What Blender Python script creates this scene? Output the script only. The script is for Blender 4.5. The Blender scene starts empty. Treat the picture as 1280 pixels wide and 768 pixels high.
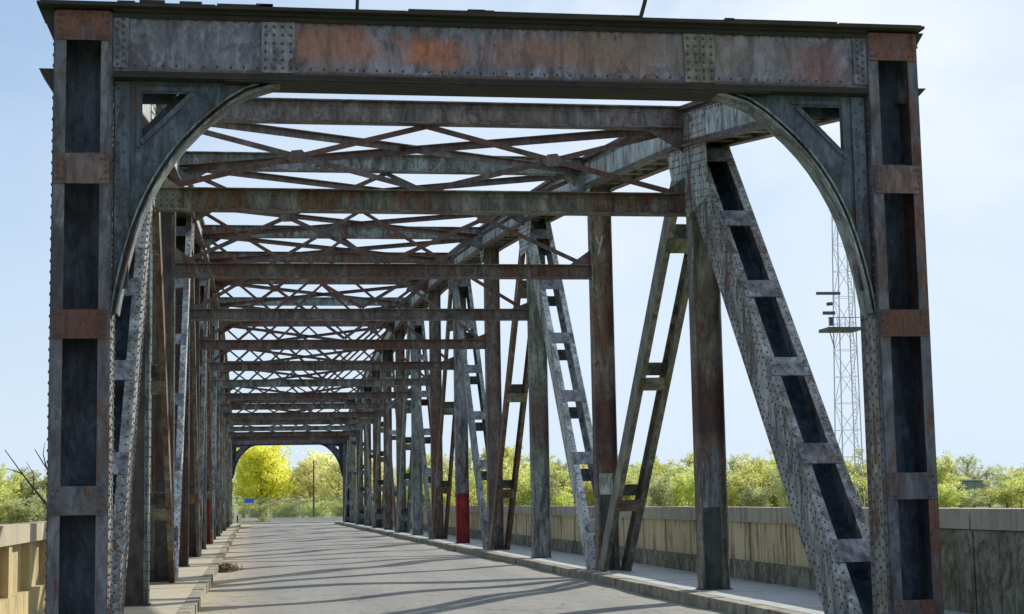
import bpy, math, random
from mathutils import Vector, Matrix
R = math.radians
S = bpy.context.scene
COL = S.collection
random.seed(11)

# ------------------------------------------------------------------ materials
def new_mat(name):
    m = bpy.data.materials.new(name); m.use_nodes = True
    nt = m.node_tree; nt.nodes.clear()
    out = nt.nodes.new('ShaderNodeOutputMaterial')
    b = nt.nodes.new('ShaderNodeBsdfPrincipled')
    nt.links.new(b.outputs[0], out.inputs[0])
    return m, nt, b
class G:
    def __init__(s, nt): s.nt = nt
    def n(s, t, **k):
        x = s.nt.nodes.new(t)
        for a, v in k.items(): setattr(x, a, v)
        return x
    def l(s, a, b): s.nt.links.new(a, b)
    def pos(s, sc=(1, 1, 1), rnd=0.0):
        g = s.n('ShaderNodeNewGeometry')
        m = s.n('ShaderNodeVectorMath', operation='MULTIPLY'); m.inputs[1].default_value = sc
        s.l(g.outputs['Position'], m.inputs[0])
        if rnd:
            o = s.n('ShaderNodeObjectInfo'); q = s.n('ShaderNodeMath', operation='MULTIPLY'); q.inputs[1].default_value = rnd
            s.l(o.outputs['Random'], q.inputs[0])
            a = s.n('ShaderNodeVectorMath', operation='ADD'); s.l(m.outputs[0], a.inputs[0]); s.l(q.outputs[0], a.inputs[1])
            return a.outputs[0]
        return m.outputs[0]
    def noise(s, vec, scale, det=6, rough=.6, dist=0):
        x = s.n('ShaderNodeTexNoise'); x.inputs['Scale'].default_value = scale; x.inputs['Detail'].default_value = det
        x.inputs['Roughness'].default_value = rough; x.inputs['Distortion'].default_value = dist
        s.l(vec, x.inputs['Vector']); return x.outputs['Fac']
    def ramp(s, fac, a, b, ca=0, cb=1):
        x = s.n('ShaderNodeMapRange'); x.inputs[1].default_value = a; x.inputs[2].default_value = b
        x.inputs[3].default_value = ca; x.inputs[4].default_value = cb; s.l(fac, x.inputs[0]); return x.outputs[0]
    def mix(s, fac, a, b, bt='MIX'):
        x = s.n('ShaderNodeMix', data_type='RGBA', blend_type=bt)
        if isinstance(fac, (int, float)): x.inputs[0].default_value = fac
        else: s.l(fac, x.inputs[0])
        for v, i in ((a, 6), (b, 7)):
            if isinstance(v, (tuple, list)): x.inputs[i].default_value = (*v, 1)
            else: s.l(v, x.inputs[i])
        return x.outputs[2]
    def math(s, op, a, b=None):
        x = s.n('ShaderNodeMath', operation=op)
        for i, v in enumerate((a, b)):
            if v is None: continue
            if isinstance(v, (int, float)): x.inputs[i].default_value = v
            else: s.l(v, x.inputs[i])
        return x.outputs[0]
    def bump(s, h, bsdf, st=.4, d=.01):
        x = s.n('ShaderNodeBump'); x.inputs['Strength'].default_value = st; x.inputs['Distance'].default_value = d
        s.l(h, x.inputs['Height']); s.l(x.outputs[0], bsdf.inputs['Normal'])

def steel(name, base, base2, rust=(.13, .06, .035), thr=.56, grime=.75, streak=.35, rnd=40, rv=.1, patches=None, fleck=.60, k=.88):
    """flaking old bridge paint: two paint tones, bleached areas, brown rust with ragged edges, black grime runs and chips"""
    m, nt, b = new_mat(name); g = G(nt)
    B = lambda q: tuple(min(.8, c * q * k) for c in base)
    p = g.pos((1, 1, streak), rnd)
    big = g.noise(p, .9, 5, .62, .6)
    mid = g.noise(p, 4.2, 9, .72, .9)
    fine = g.noise(g.pos((1, 1, 1), rnd), 34, 6, .75)
    grain = g.noise(g.pos((1, 1, .6), rnd), 13, 9, .8, .5)
    col = g.mix(g.ramp(big, .38, .62), B(1), tuple(c * k for c in base2))
    # bleached, chalky paint
    lt = g.noise(g.pos((1, 1, .5), rnd + 7), 3.3, 9, .75, .8)
    col = g.mix(g.ramp(lt, .47, .63, 0, .75), col, B(1.75))
    # old grime, nearly black
    md = g.noise(g.pos((1, 1, .45), rnd), 2.3, 9, .74, 1.1)
    col = g.mix(g.ramp(md, .47, .60, 0, .82), col, B(.17))
    # rust, its amount differing from member to member
    o = g.n('ShaderNodeObjectInfo')
    r = g.math('ADD', g.math('MULTIPLY', mid, .62), g.math('MULTIPLY', big, .38))
    r = g.math('ADD', r, g.math('MULTIPLY', g.math('SUBTRACT', o.outputs['Random'], .5), rv))
    rustc = g.mix(g.ramp(grain, .38, .62), (rust[0] * .5, rust[1] * .5, rust[2] * .55), (rust[0] * 1.7, rust[1] * 1.6, rust[2] * 1.4))
    halo = g.mix(.35, B(.75), tuple(rust))
    col = g.mix(g.ramp(r, thr - .07, thr - .01, 0, .7), col, halo)
    col = g.mix(g.ramp(r, thr - .01, thr + .02), col, rustc)
    if patches:
        sep = g.n('ShaderNodeSeparateXYZ'); g.l(g.pos(), sep.inputs[0])
        wob = g.noise(g.pos(), 8, 8, .78, .8)
        wb = g.noise(g.pos(), 2.6, 5, .65)
        for (cx, cz, rx, rz, pc, st) in patches:
            dx = g.math('DIVIDE', g.math('SUBTRACT', sep.outputs[0], cx), rx)
            dz = g.math('DIVIDE', g.math('SUBTRACT', sep.outputs[2], cz), rz)
            d = g.math('POWER', g.math('ADD', g.math('POWER', g.math('ABSOLUTE', dx), 3), g.math('POWER', g.math('ABSOLUTE', dz), 3)), .33)
            d = g.math('ADD', d, g.math('MULTIPLY', g.math('SUBTRACT', wob, .5), 1.9))
            d = g.math('ADD', d, g.math('MULTIPLY', g.math('SUBTRACT', wb, .5), 1.5))
            f = g.ramp(d, 1.2, .45, 0, st)
            pcc = g.mix(g.ramp(grain, .4, .65), pc, (pc[0] * .55, pc[1] * .6, pc[2] * .7))
            col = g.mix(f, col, pcc)
    # fine salt and pepper of chips and scale
    col = g.mix(g.ramp(grain, fleck, fleck + .035, 0, .85), col, (.018, .014, .013))
    col = g.mix(g.ramp(fine, .57, .68, 0, .35), col, B(1.9))
    st = g.noise(g.pos((2.4, 2.4, .4), rnd), 2.6, 8, .72, 1.2)
    col = g.mix(g.ramp(st, .49, .64, 0, grime), col, (.022, .021, .02))
    g.l(col, b.inputs['Base Color'])
    g.l(g.ramp(r, .4, .7, .45, .85), b.inputs['Roughness'])
    b.inputs['Specular IOR Level'].default_value = .45
    g.bump(g.math('ADD', mid, g.math('MULTIPLY', grain, .9)), b, .6, .014)
    return m
def simple(name, c1, c2, sc=4, rough=.8, bump=.3, d=.01, zs=1, rnd=0, rng=(.35, .65)):
    m, nt, b = new_mat(name); g = G(nt); p = g.pos((1, 1, zs), rnd)
    a = g.noise(p, sc, 8, .65); g.l(g.mix(g.ramp(a, *rng), c1, c2), b.inputs['Base Color'])
    b.inputs['Roughness'].default_value = rough
    if bump: g.bump(g.noise(p, sc * 5, 6, .7), b, bump, d)
    return m
M = {}
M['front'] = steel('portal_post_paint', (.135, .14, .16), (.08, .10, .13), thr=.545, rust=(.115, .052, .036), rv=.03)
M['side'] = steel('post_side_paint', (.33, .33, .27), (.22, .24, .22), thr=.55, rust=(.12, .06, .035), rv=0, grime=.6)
M['web'] = steel('portal_web_paint', (.235, .245, .31), (.165, .18, .22), thr=.60, rust=(.11, .065, .05), grime=.45, rv=0, rnd=0, streak=1.2,
                 patches=[(-2.05, 7.33, .62, .27, (.40, .17, .10), .8), (-.92, 7.27, .42, .22, (.50, .17, .075), .85), (.75, 7.33, 1.1, .25, (.34, .16, .11), .8),
                          (4.1, 7.25, .4, .3, (.25, .10, .08), .6), (-1.5, 6.96, 3.2, .045, (.10, .05, .03), .9), (2.2, 6.96, 2.2, .05, (.09, .045, .03), .9), (2.1, 7.35, 1.8, .3, (.24, .18, .13), .6)])
M['bracket'] = steel('bracket_paint', (.095, .13, .17), (.055, .08, .11), thr=.61, rust=(.09, .055, .04))
M['back'] = steel('recess_shaded_paint', (.09, .125, .18), (.04, .06, .085), thr=.66, rust=(.05, .03, .025))  # bluish dark shade of the recess interior painted into the colour
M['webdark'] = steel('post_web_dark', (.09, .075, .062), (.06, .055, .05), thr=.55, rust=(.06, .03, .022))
M['green'] = steel('grey_green_paint', (.27, .32, .31), (.175, .225, .225), thr=.56, rust=(.11, .065, .042), rv=.12)
M['pale'] = steel('pale_grey_paint', (.40, .445, .44), (.30, .345, .345), thr=.59, rust=(.11, .07, .05), rv=.05, grime=.5, k=1.25)
M['mottled'] = steel('mottled_diagonal_paint', (.36, .385, .38), (.27, .29, .28), thr=.56, rust=(.10, .06, .045), rv=0, grime=.8, fleck=.57, k=.85)
M['olive'] = steel('olive_grey_paint', (.215, .215, .165), (.14, .15, .12), thr=.54, rust=(.12, .06, .035), rv=.14)
M['rusty'] = steel('rusty_paint', (.20, .175, .165), (.15, .135, .13), thr=.528, rust=(.115, .06, .045), rv=.1)
M['brace'] = steel('brace_paint', (.14, .115, .11), (.09, .08, .085), thr=.505, rust=(.11, .056, .045), rv=.14)
M['deepred'] = steel('dark_rust_paint', (.13, .055, .042), (.16, .075, .055), thr=.5, rust=(.10, .04, .028), rv=.05)
M['batten'] = steel('brown_batten_paint', (.17, .12, .11), (.12, .09, .09), thr=.50, rust=(.13, .055, .038), rv=0)
M['post1'] = steel('post_olive_to_rust', (.22, .215, .17), (.15, .155, .125), thr=.55, rust=(.12, .06, .04), rv=0, patches=[(5, 3.4, 5, .75, (.085, .03, .025), .95), (5, 2.6, 5, .25, (.22, .15, .10), .7)])
M['post2'] = steel('post_grey_to_rust', (.27, .25, .205), (.18, .17, .145), thr=.50, rust=(.14, .065, .04), rv=0, patches=[(5, 3.5, 5, 1.0, (.085, .03, .025), .95), (5.1, 5.9, .14, 1.3, (.16, .075, .04), .8)])
M['post3'] = steel('post_grey_green_worn', (.28, .31, .29), (.19, .21, .20), thr=.58, rust=(.11, .06, .04), rv=0, patches=[(5, 4.0, 5, .9, (.13, .075, .055), .8)])
M['greyb'] = steel('grey_patch_paint', (.26, .285, .32), (.19, .195, .215), thr=.57, rust=(.10, .055, .045), rv=0)
M['postdark'] = steel('post_foot_dark_paint', (.06, .075, .07), (.035, .045, .048), thr=.6, rust=(.06, .035, .025), rv=0)
M['mint'] = steel('pale_green_patch', (.50, .60, .50), (.42, .50, .42), thr=.7, grime=.15, rv=0)
M['red'] = steel('red_paint', (.34, .01, .016), (.24, .01, .014), thr=.64, grime=.35, rust=(.06, .014, .014), rv=0)
M['rivet'] = simple('rivet_dark', (.05, .045, .042), (.10, .08, .07), 20, .7, 0)
M['capm'] = simple('cap_dark_steel', (.012, .013, .012), (.032, .03, .018), 3, .8, .5)
M['mark'] = simple('chalk_mark', (.5, .52, .48), (.35, .37, .34), 12, .9, 0)

def concrete(name, c1, c2, stain, k=.5, drip=True, moss=None, joints=None):
    m, nt, b = new_mat(name); g = G(nt)
    a = g.noise(g.pos(), 1.3, 7, .65); f = g.noise(g.pos(), 17, 6, .7)
    col = g.mix(g.ramp(a, .35, .65), c1, c2)
    col = g.mix(g.ramp(f, .3, .75, 0, .45), col, (c1[0] * .55, c1[1] * .55, c1[2] * .5))
    if drip:
        s = g.noise(g.pos((1, 2.6, .3)), 1.5, 8, .72, 1.4)
        s4 = g.noise(g.pos((1, .6, 1)), 1.1, 6, .7)
        col = g.mix(g.math('MULTIPLY', g.ramp(s, .47, .6, 0, k), g.ramp(s4, .38, .56, .25, 1)), col, stain)
    if moss:
        s2 = g.noise(g.pos((1, 1, .8)), 3.6, 9, .78, .6)
        col = g.mix(g.ramp(s2, .44, .58, 0, .9), col, moss)
        s3 = g.noise(g.pos(), 9, 6, .8)
        col = g.mix(g.ramp(s3, .55, .68, 0, .8), col, (.02, .02, .012))
    g.l(col, b.inputs['Base Color']); b.inputs['Roughness'].default_value = .9
    g.bump(g.math('ADD', f, a), b, .5, .015)
    return m
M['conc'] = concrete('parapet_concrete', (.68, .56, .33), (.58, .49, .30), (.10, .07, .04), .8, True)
M['concL'] = concrete('parapet_concrete_sunny', (.62, .50, .24), (.50, .42, .24), (.12, .09, .055), .6, True)  # sunlit-side copy of the parapet concrete, sun's yellow put into the colour
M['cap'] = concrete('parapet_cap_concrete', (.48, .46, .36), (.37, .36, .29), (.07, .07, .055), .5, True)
M['capL'] = concrete('parapet_cap_concrete_sunny', (.52, .47, .34), (.44, .40, .30), (.16, .14, .11), .4, True)  # lit copy of the cap concrete, warmer and lighter in its own colour
M['block'] = concrete('end_block_concrete', (.34, .335, .27), (.24, .24, .19), (.03, .03, .02), .7, True, moss=(.075, .065, .018))
M['walkL'] = concrete('walkway_concrete', (.48, .42, .31), (.40, .36, .27), (.1, .1, .1), .3, False)
M['walkR'] = concrete('walkway_concrete_grey', (.46, .49, .50), (.38, .41, .42), (.1, .1, .1), .3, False)
M['kerb'] = concrete('kerb_stone', (.42, .38, .29), (.32, .30, .25), (.1, .1, .08), .3, False, moss=(.16, .15, .09))
M['dirt'] = simple('dry_dirt', (.22, .16, .08), (.10, .075, .045), 9, 1, .8, .03)

# road: worn asphalt with sandy grit washed against the left kerb
def road_mat():
    m, nt, b = new_mat('worn_asphalt'); g = G(nt)
    a = g.noise(g.pos((1, .3, 1)), .6, 7, .6); f = g.noise(g.pos(), 45, 7, .8); q = g.noise(g.pos((1, .5, 1)), 5.5, 9, .78, .4)
    col = g.mix(g.ramp(a, .25, .75), (.22, .225, .215), (.29, .285, .255))
    col = g.mix(g.ramp(q, .46, .62, 0, .6), col, (.12, .125, .125))
    q2 = g.noise(g.pos((1.6, .12, 1)), 1.1, 6, .6)
    col = g.mix(g.ramp(q2, .40, .65, 0, .3), col, (.17, .175, .175))
    col = g.mix(g.ramp(f, .45, .62, 0, .5), col, (.36, .345, .31))
    sep = g.n('ShaderNodeSeparateXYZ'); g.l(g.pos(), sep.inputs[0])
    edge = g.math('ADD', sep.outputs[0], g.math('MULTIPLY', g.noise(g.pos((1, .4, 1)), 1.6, 6, .7), 2.2))
    col = g.mix(g.ramp(edge, -1.3, -3.2, 0, .85), col, (.43, .35, .22))
    e2 = g.math('SUBTRACT', sep.outputs[0], g.math('MULTIPLY', g.noise(g.pos((1, .3, 1)), 1.4, 6, .7), 2.0))
    col = g.mix(g.ramp(e2, 2.2, 4.2, 0, .6), col, (.37, .33, .26))
    tr = g.n('ShaderNodeTexWave', bands_direction='X'); tr.inputs['Scale'].default_value = .165; tr.inputs['Distortion'].default_value = 1.2; tr.inputs['Detail'].default_value = 4; tr.inputs['Detail Scale'].default_value = .4
    g.l(g.pos((1, .15, 1)), tr.inputs['Vector'])
    col = g.mix(g.ramp(tr.outputs['Fac'], .35, .9, 0, .28), col, (.17, .17, .165))
    cr = g.n('ShaderNodeTexVoronoi', feature='DISTANCE_TO_EDGE'); cr.inputs['Scale'].default_value = .55
    wv = g.n('ShaderNodeVectorMath', operation='ADD'); nz = g.n('ShaderNodeTexNoise'); nz.inputs['Scale'].default_value = 1.5
    g.l(g.pos(), nz.inputs['Vector']); g.l(g.pos(), wv.inputs[0]); g.l(nz.outputs['Color'], wv.inputs[1]); g.l(wv.outputs[0], cr.inputs['Vector'])
    col = g.mix(g.ramp(cr.outputs['Distance'], .0, .018, .7, 0), col, (.07, .07, .065))
    g.l(col, b.inputs['Base Color']); b.inputs['Roughness'].default_value = .88
    g.bump(g.math('ADD', f, q), b, .8, .015)
    return m
M['road'] = road_mat()
M['grass'] = simple('meadow', (.16, .2, .05), (.27, .26, .09), .3, 1, .5, .1)
def water_mat():
    m, nt, b = new_mat('river_water'); g = G(nt)
    b.inputs['Base Color'].default_value = (.03, .05, .045, 1); b.inputs['Roughness'].default_value = .08
    g.bump(g.noise(g.pos(), 1.5, 5, .6), b, .4, .05); return m
M['water'] = water_mat()
M['bark'] = simple('bark', (.12, .095, .07), (.07, .055, .045), 6, .9, .5)
M['barkdark'] = simple('dark_bark', (.045, .04, .042), (.07, .055, .05), 6, .9, .5)
def leaf(name, c1, c2):
    m, nt, b = new_mat(name); g = G(nt)
    o = g.n('ShaderNodeObjectInfo')
    a = g.noise(g.pos(), .9, 4, .6)
    col = g.mix(g.ramp(a, .35, .65), c1, c2)
    hs = g.n('ShaderNodeHueSaturation'); g.l(col, hs.inputs['Color']); hs.inputs['Saturation'].default_value = .88
    g.l(g.ramp(o.outputs['Random'], 0, 1, .75, 1.25), hs.inputs['Value'])
    g.l(g.ramp(o.outputs['Random'], 0, 1, .485, .515), hs.inputs['Hue'])
    g.l(hs.outputs[0], b.inputs['Base Color']); b.inputs['Roughness'].default_value = .75
    t = g.n('ShaderNodeBsdfTranslucent'); g.l(hs.outputs[0], t.inputs[0])
    mx = g.n('ShaderNodeMixShader'); mx.inputs[0].default_value = .6
    g.l(b.outputs[0], mx.inputs[1]); g.l(t.outputs[0], mx.inputs[2])
    g.l(mx.outputs[0], [n for n in nt.nodes if n.type == 'OUTPUT_MATERIAL'][0].inputs[0])
    return m
M['leafY'] = leaf('yellow_blossom', (.90, .82, .04), (.74, .72, .05))
M['leafG'] = leaf('spring_leaf', (.52, .60, .15), (.76, .74, .16))
M['leafO'] = leaf('olive_leaf', (.44, .50, .22), (.58, .58, .25))
M['leafP'] = leaf('pale_spring_leaf', (.86, .82, .38), (.80, .78, .28))
M['galv'] = simple('galvanised_steel', (.42, .44, .46), (.3, .32, .34), 3, .5, 0)
M['tower'] = simple('tower_steel', (.58, .61, .66), (.48, .51, .55), 1, .6, 0)
M['towerd'] = simple('tower_dark', (.05, .06, .065), (.08, .085, .09), 1, .6, 0)
M['white'] = simple('white_paint', (.78, .78, .75), (.66, .66, .63), 3, .6, 0)
M['blue'] = simple('blue_sign', (.02, .10, .5), (.03, .13, .55), 3, .5, 0)
M['wood'] = simple('pole_wood', (.16, .11, .07), (.10, .075, .055), 4, .9, 0)
M['shed'] = simple('shed_cladding', (.24, .30, .29), (.19, .24, .22), .6, .8, 0)
M['shedroof'] = simple('shed_roof', (.22, .27, .24), (.18, .22, .2), .6, .8, 0)
M['fence'] = simple('fence_green', (.22, .34, .28), (.28, .38, .33), 2, .7, 0)

# ------------------------------------------------------------------ mesh helper
class MB:
    def __init__(s): s.v = []; s.f = []; s.m = []
    def quadbox(s, P, m=0):      # P: 8 points, bottom 4 then top 4
        k = len(s.v); s.v += [tuple(p) for p in P]
        for a in ((0, 3, 2, 1), (4, 5, 6, 7), (0, 1, 5, 4), (1, 2, 6, 5), (2, 3, 7, 6), (3, 0, 4, 7)):
            s.f.append(tuple(k + i for i in a)); s.m.append(m)
    def box(s, x0, x1, y0, y1, z0, z1, m=0):
        s.quadbox([(x0, y0, z0), (x1, y0, z0), (x1, y1, z0), (x0, y1, z0), (x0, y0, z1), (x1, y0, z1), (x1, y1, z1), (x0, y1, z1)], m)
    def obox(s, O, U, V, W, u, v, w, m=0):
        q = lambda a, b, c: O + U * a + V * b + W * c
        s.quadbox([q(u[0], v[0], w[0]), q(u[1], v[0], w[0]), q(u[1], v[1], w[0]), q(u[0], v[1], w[0]),
                   q(u[0], v[0], w[1]), q(u[1], v[0], w[1]), q(u[1], v[1], w[1]), q(u[0], v[1], w[1])], m)
    def prism(s, pts, off, m=0):
        k = len(s.v); n = len(pts); off = Vector(off)
        s.v += [tuple(p) for p in pts] + [tuple(Vector(p) + off) for p in pts]
        s.f.append(tuple(range(k, k + n))); s.m.append(m)
        s.f.append(tuple(range(k + 2 * n - 1, k + n - 1, -1))); s.m.append(m)
        for i in range(n):
            j = (i + 1) % n; s.f.append((k + i, k + j, k + n + j, k + n + i)); s.m.append(m)
    def bar(s, a, b, w, h, up=(0, 0, 1), m=0):
        a = Vector(a); b = Vector(b); U = (b - a); L = U.length; U.normalize()
        V = Vector(up).cross(U).normalized() if abs(U.dot(Vector(up))) < .99 else Vector((1, 0, 0))
        W = U.cross(V)
        s.obox(a, U, V, W, (0, L), (-w / 2, w / 2), (-h / 2, h / 2), m)
    def tube(s, pts, rad, n=6, m=0):
        rings = []
        for i, p in enumerate(pts):
            p = Vector(p); d = Vector(pts[min(i + 1, len(pts) - 1)]) - Vector(pts[max(i - 1, 0)])
            d.normalize(); a = d.orthogonal().normalized(); b = d.cross(a)
            r = rad[i] if isinstance(rad, (list, tuple)) else rad
            k = len(s.v); rings.append(k)
            for j in range(n):
                t = 2 * math.pi * j / n; s.v.append(tuple(p + (a * math.cos(t) + b * math.sin(t)) * r))
        for a, b in zip(rings, rings[1:]):
            for j in range(n):
                q = (j + 1) % n; s.f.append((a + j, a + q, b + q, b + j)); s.m.append(m)
        s.f.append(tuple(rings[0] + j for j in range(n))[::-1]); s.m.append(m)
        s.f.append(tuple(rings[-1] + j for j in range(n))); s.m.append(m)
    def rivet(s, p, n, r=.022, h=.014, m=1):
        p = Vector(p); n = Vector(n).normalized(); a = n.orthogonal().normalized(); b = n.cross(a); k = len(s.v)
        for rr, hh in ((r, 0), (r * .7, h * .8)):
            for j in range(6):
                t = j * math.pi / 3; s.v.append(tuple(p + (a * math.cos(t) + b * math.sin(t)) * rr + n * hh))
        s.v.append(tuple(p + n * h))
        for j in range(6):
            q = (j + 1) % 6
            s.f.append((k + j, k + q, k + 6 + q, k + 6 + j)); s.m.append(m)
            s.f.append((k + 6 + j, k + 6 + q, k + 12)); s.m.append(m)
    def build(s, name, mats, parent=None):
        me = bpy.data.meshes.new(name)
        me.from_pydata(s.v, [], s.f)
        for mt in (mats if isinstance(mats, (list, tuple)) else [mats]): me.materials.append(mt)
        me.polygons.foreach_set('material_index', s.m); me.update()
        o = bpy.data.objects.new(name, me); COL.objects.link(o)
        if parent:
            o.parent = parent; o.matrix_parent_inverse = Matrix.Translation(-(world_loc(parent)))
        return o
def world_loc(o):
    v = Vector(o.location)
    while o.parent: 
        o = o.parent; v = v + (o.location if False else Vector((0, 0, 0)))
    return v
def empty(name, loc): 
    o = bpy.data.objects.new(name, None); o.location = loc; o.empty_display_size = .2; COL.objects.link(o); return o
def tag(o, label, cat, group=None):
    o['label'] = label; o['category'] = cat
    if group: o['group'] = group
    return o
def struct(o): o['kind'] = 'structure'; return o

# ------------------------------------------------------------------ the bridge
Y0 = 19.6; PAN = 8.764; NP = 14; YE = Y0 + NP * PAN
XI, XO = 4.725, 5.375          # inner and outer face of each truss
ZW = .15
CH = [7.22, 8.52, 9.44, 10.14, 10.74, 11.2, 11.52, 11.62]
CH = CH + CH[:-1][::-1]
YN = [Y0 + i * PAN for i in range(NP + 1)]
bridge = empty('steel_truss_bridge', (0, Y0, 0))
tag(bridge, 'old riveted steel truss road bridge with rusty grey paint, arched portal and cross struts overhead', 'bridge')
RV = M['rivet']

def frame(y0, z0, y1, z1, sx):
    """local frame of an inclined truss member: U along, V across in the truss plane (towards the far end), W outwards"""
    U = Vector((0, y1 - y0, z1 - z0)); L = U.length; U.normalize()
    V = Vector((0, U.z, -U.y));
    if V.y < 0: V = -V
    W = Vector((sx, 0, 0)); O = Vector((sx * XI, y0, z0))
    return O, U, V, W, L

# portal posts ------------------------------------------------------------
def portal_post(sx, yf, dirn):
    """dirn -1: ladder face looks to -Y (near end), +1: looks to +Y (far end)"""
    mb = MB(); w = XO - XI
    x0, x1 = sorted((sx * XI, sx * XO))
    D = .62
    yy = lambda a: yf - dirn * a
    def b(xa, xb, ya, yb, za, zb, m=0):
        ya, yb = sorted((yy(ya), yy(yb))); mb.box(xa, xb, ya, yb, za, zb, m)
    zt = 7.66
    # side plates
    b(x0, x0 + .022, .02, D, 0, zt); b(x1 - .022, x1, .02, D, 0, zt)
    # corner angles on the front
    b(x0 - .004, x0 + .13, 0, .02, 0, zt); b(x1 - .12, x1 + .004, 0, .02, 0, zt)
    b(x0 - .018, x0 - .001, .021, .13, 0, zt); b(x1 + .001, x1 + .018, .021, .13, 0, zt)
    b(x0 - .018, x0 - .001, D - .12, D, 0, zt); b(x1 + .001, x1 + .018, D - .12, D, 0, zt)
    n = Vector((0, dirn, 0))
    if dirn < 0:
        z = .12
        while z < 7.6:
            for xx, sg in ((x0 - .018, -1), (x1 + .018, 1)):
                for ya in (.07, D - .06):
                    mb.rivet((xx, yy(ya), z), (sg, 0, 0), .024, .018)
            for ya in (.22, .34, .46):
                if int(z * 10) % 3 == 0: mb.rivet((x0 if sx > 0 else x1, yy(ya), z + .05), (-sx, 0, 0), .022)
            z += .13
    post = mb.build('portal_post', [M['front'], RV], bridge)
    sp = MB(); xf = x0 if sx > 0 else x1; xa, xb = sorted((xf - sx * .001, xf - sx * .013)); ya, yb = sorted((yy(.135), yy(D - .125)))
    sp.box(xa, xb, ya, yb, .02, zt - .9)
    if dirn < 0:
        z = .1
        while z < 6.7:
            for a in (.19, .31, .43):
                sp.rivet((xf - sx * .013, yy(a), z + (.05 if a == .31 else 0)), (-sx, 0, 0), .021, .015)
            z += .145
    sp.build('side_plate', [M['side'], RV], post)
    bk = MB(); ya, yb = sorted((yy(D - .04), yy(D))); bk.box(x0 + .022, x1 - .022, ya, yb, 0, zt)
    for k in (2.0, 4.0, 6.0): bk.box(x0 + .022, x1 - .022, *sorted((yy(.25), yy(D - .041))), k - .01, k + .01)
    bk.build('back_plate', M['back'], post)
    for zc, hh in ((7.49, .18), (5.76, .18), (3.92, .17), (1.88, .165), (.3, .18)):
        q = MB(); a, c = sorted((yy(-.016), yy(-.001))); q.box(x0 + .012, x1 - .012, a, c, zc - hh, zc + hh)
        for xx in (x0 + .05, x0 + .1, x1 - .05, x1 - .1):
            for zz in (-.12, -.04, .04, .12):
                if zz in (-.04, .04) and xx in (x0 + .1, x1 - .1): continue
                q.rivet((xx, yy(-.016), zc + zz), n, .019, .014)
        o = q.build('batten_plate', [M['deepred'] if zc in (3.92,) else M['batten'] if zc > 5 else M['front'], RV], post)
    return post
for yf, dn in ((Y0 - .25, -1), (YE + .25, 1)):
    for sx in (-1, 1): portal_post(sx, yf, dn)

# portal beam and brackets --------------------------------------------------
def portal_beam(yf, dn):
    yy = lambda a: yf - dn * a
    def bb(mb, xa, xb, ya, yb, za, zb, m=0):
        ya, yb = sorted((yy(ya), yy(yb))); mb.box(xa, xb, ya, yb, za, zb, m)
    mb = MB()
    bb(mb, -XI + .02, XI - .02, .06, .085, 6.90, 7.62)       # web
    for sx in (-1, 1):                                        # end angles and splice plates
        xa, xb = sorted((sx * (XI - .02), sx * (XI - .2)))
        bb(mb, xa, xb, .035, .058, 6.99, 7.62)
        for z in [7.03 + .085 * i for i in range(7)]:
            mb.rivet((sx * (XI - .07), yy(.035), z), (0, dn, 0), .02)
            mb.rivet((sx * (XI - .14), yy(.035), z + .04), (0, dn, 0), .02)
    x = -4.45
    while x < 4.5:
        mb.rivet((x, yy(.058), 7.03), (0, dn, 0), .017, .016); mb.rivet((x + .06, yy(.058), 7.59), (0, dn, 0), .015)
        x += .16
    beam = mb.build('portal_beam', [M['web'], RV], bridge)
    for cx, mt in ((-2.76, 'greyb'), (2.5, 'olive')):
        q = MB(); bb(q, cx - .2, cx + .2, .042, .059, 6.97, 7.6)
        for i in range(4):
            for k in range(6): q.rivet((cx - .15 + .1 * i, yy(.042), 7.03 + k * .102), (0, dn, 0), .021, .016)
        q.build('splice_plate', [M[mt], RV], beam)
    q = MB()
    bb(q, -XI - .85, XI + .72, -.12, .72, 7.70, 7.735)
    # slightly uneven top flange cover, in several lengths
    xs = [-5.55, -3.5, -3.0, -1.2, 1.5, 2.8, 4.3, 5.42]
    for i, (a, c) in enumerate(zip(xs, xs[1:])):
        bb(q, a + .01, c - .01, -.10 + .01 * (i % 3), .68, 7.737, 7.752 + .018 * (i % 2))
    bb(q, -XI + .02, XI - .02, -.02, .6, 7.66, 7.698)
    bb(q, -XI + .02, XI - .02, .02, .058, 7.60, 7.658)
    for i in range(9):
        xx = random.uniform(-4.8, 4.8); bb(q, xx, xx + random.uniform(.1, .3), -.08, .0, 7.76, 7.775 + random.uniform(0, .02))
    q.build('top_flange', M['capm'], beam)
    q = MB()
    bb(q, -XI + .02, XI - .02, -.03, .50, 6.862, 6.885); bb(q, -XI + .02, XI - .02, .03, .057, 6.887, 6.95)
    bb(q, -3.4, 3.4, -.02, .5, 6.84, 6.86)
    q.build('bottom_flange', M['capm'], beam)
    return beam
for yf, dn in ((Y0 - .28, -1), (YE + .28, 1)): portal_beam(yf, dn)

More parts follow.
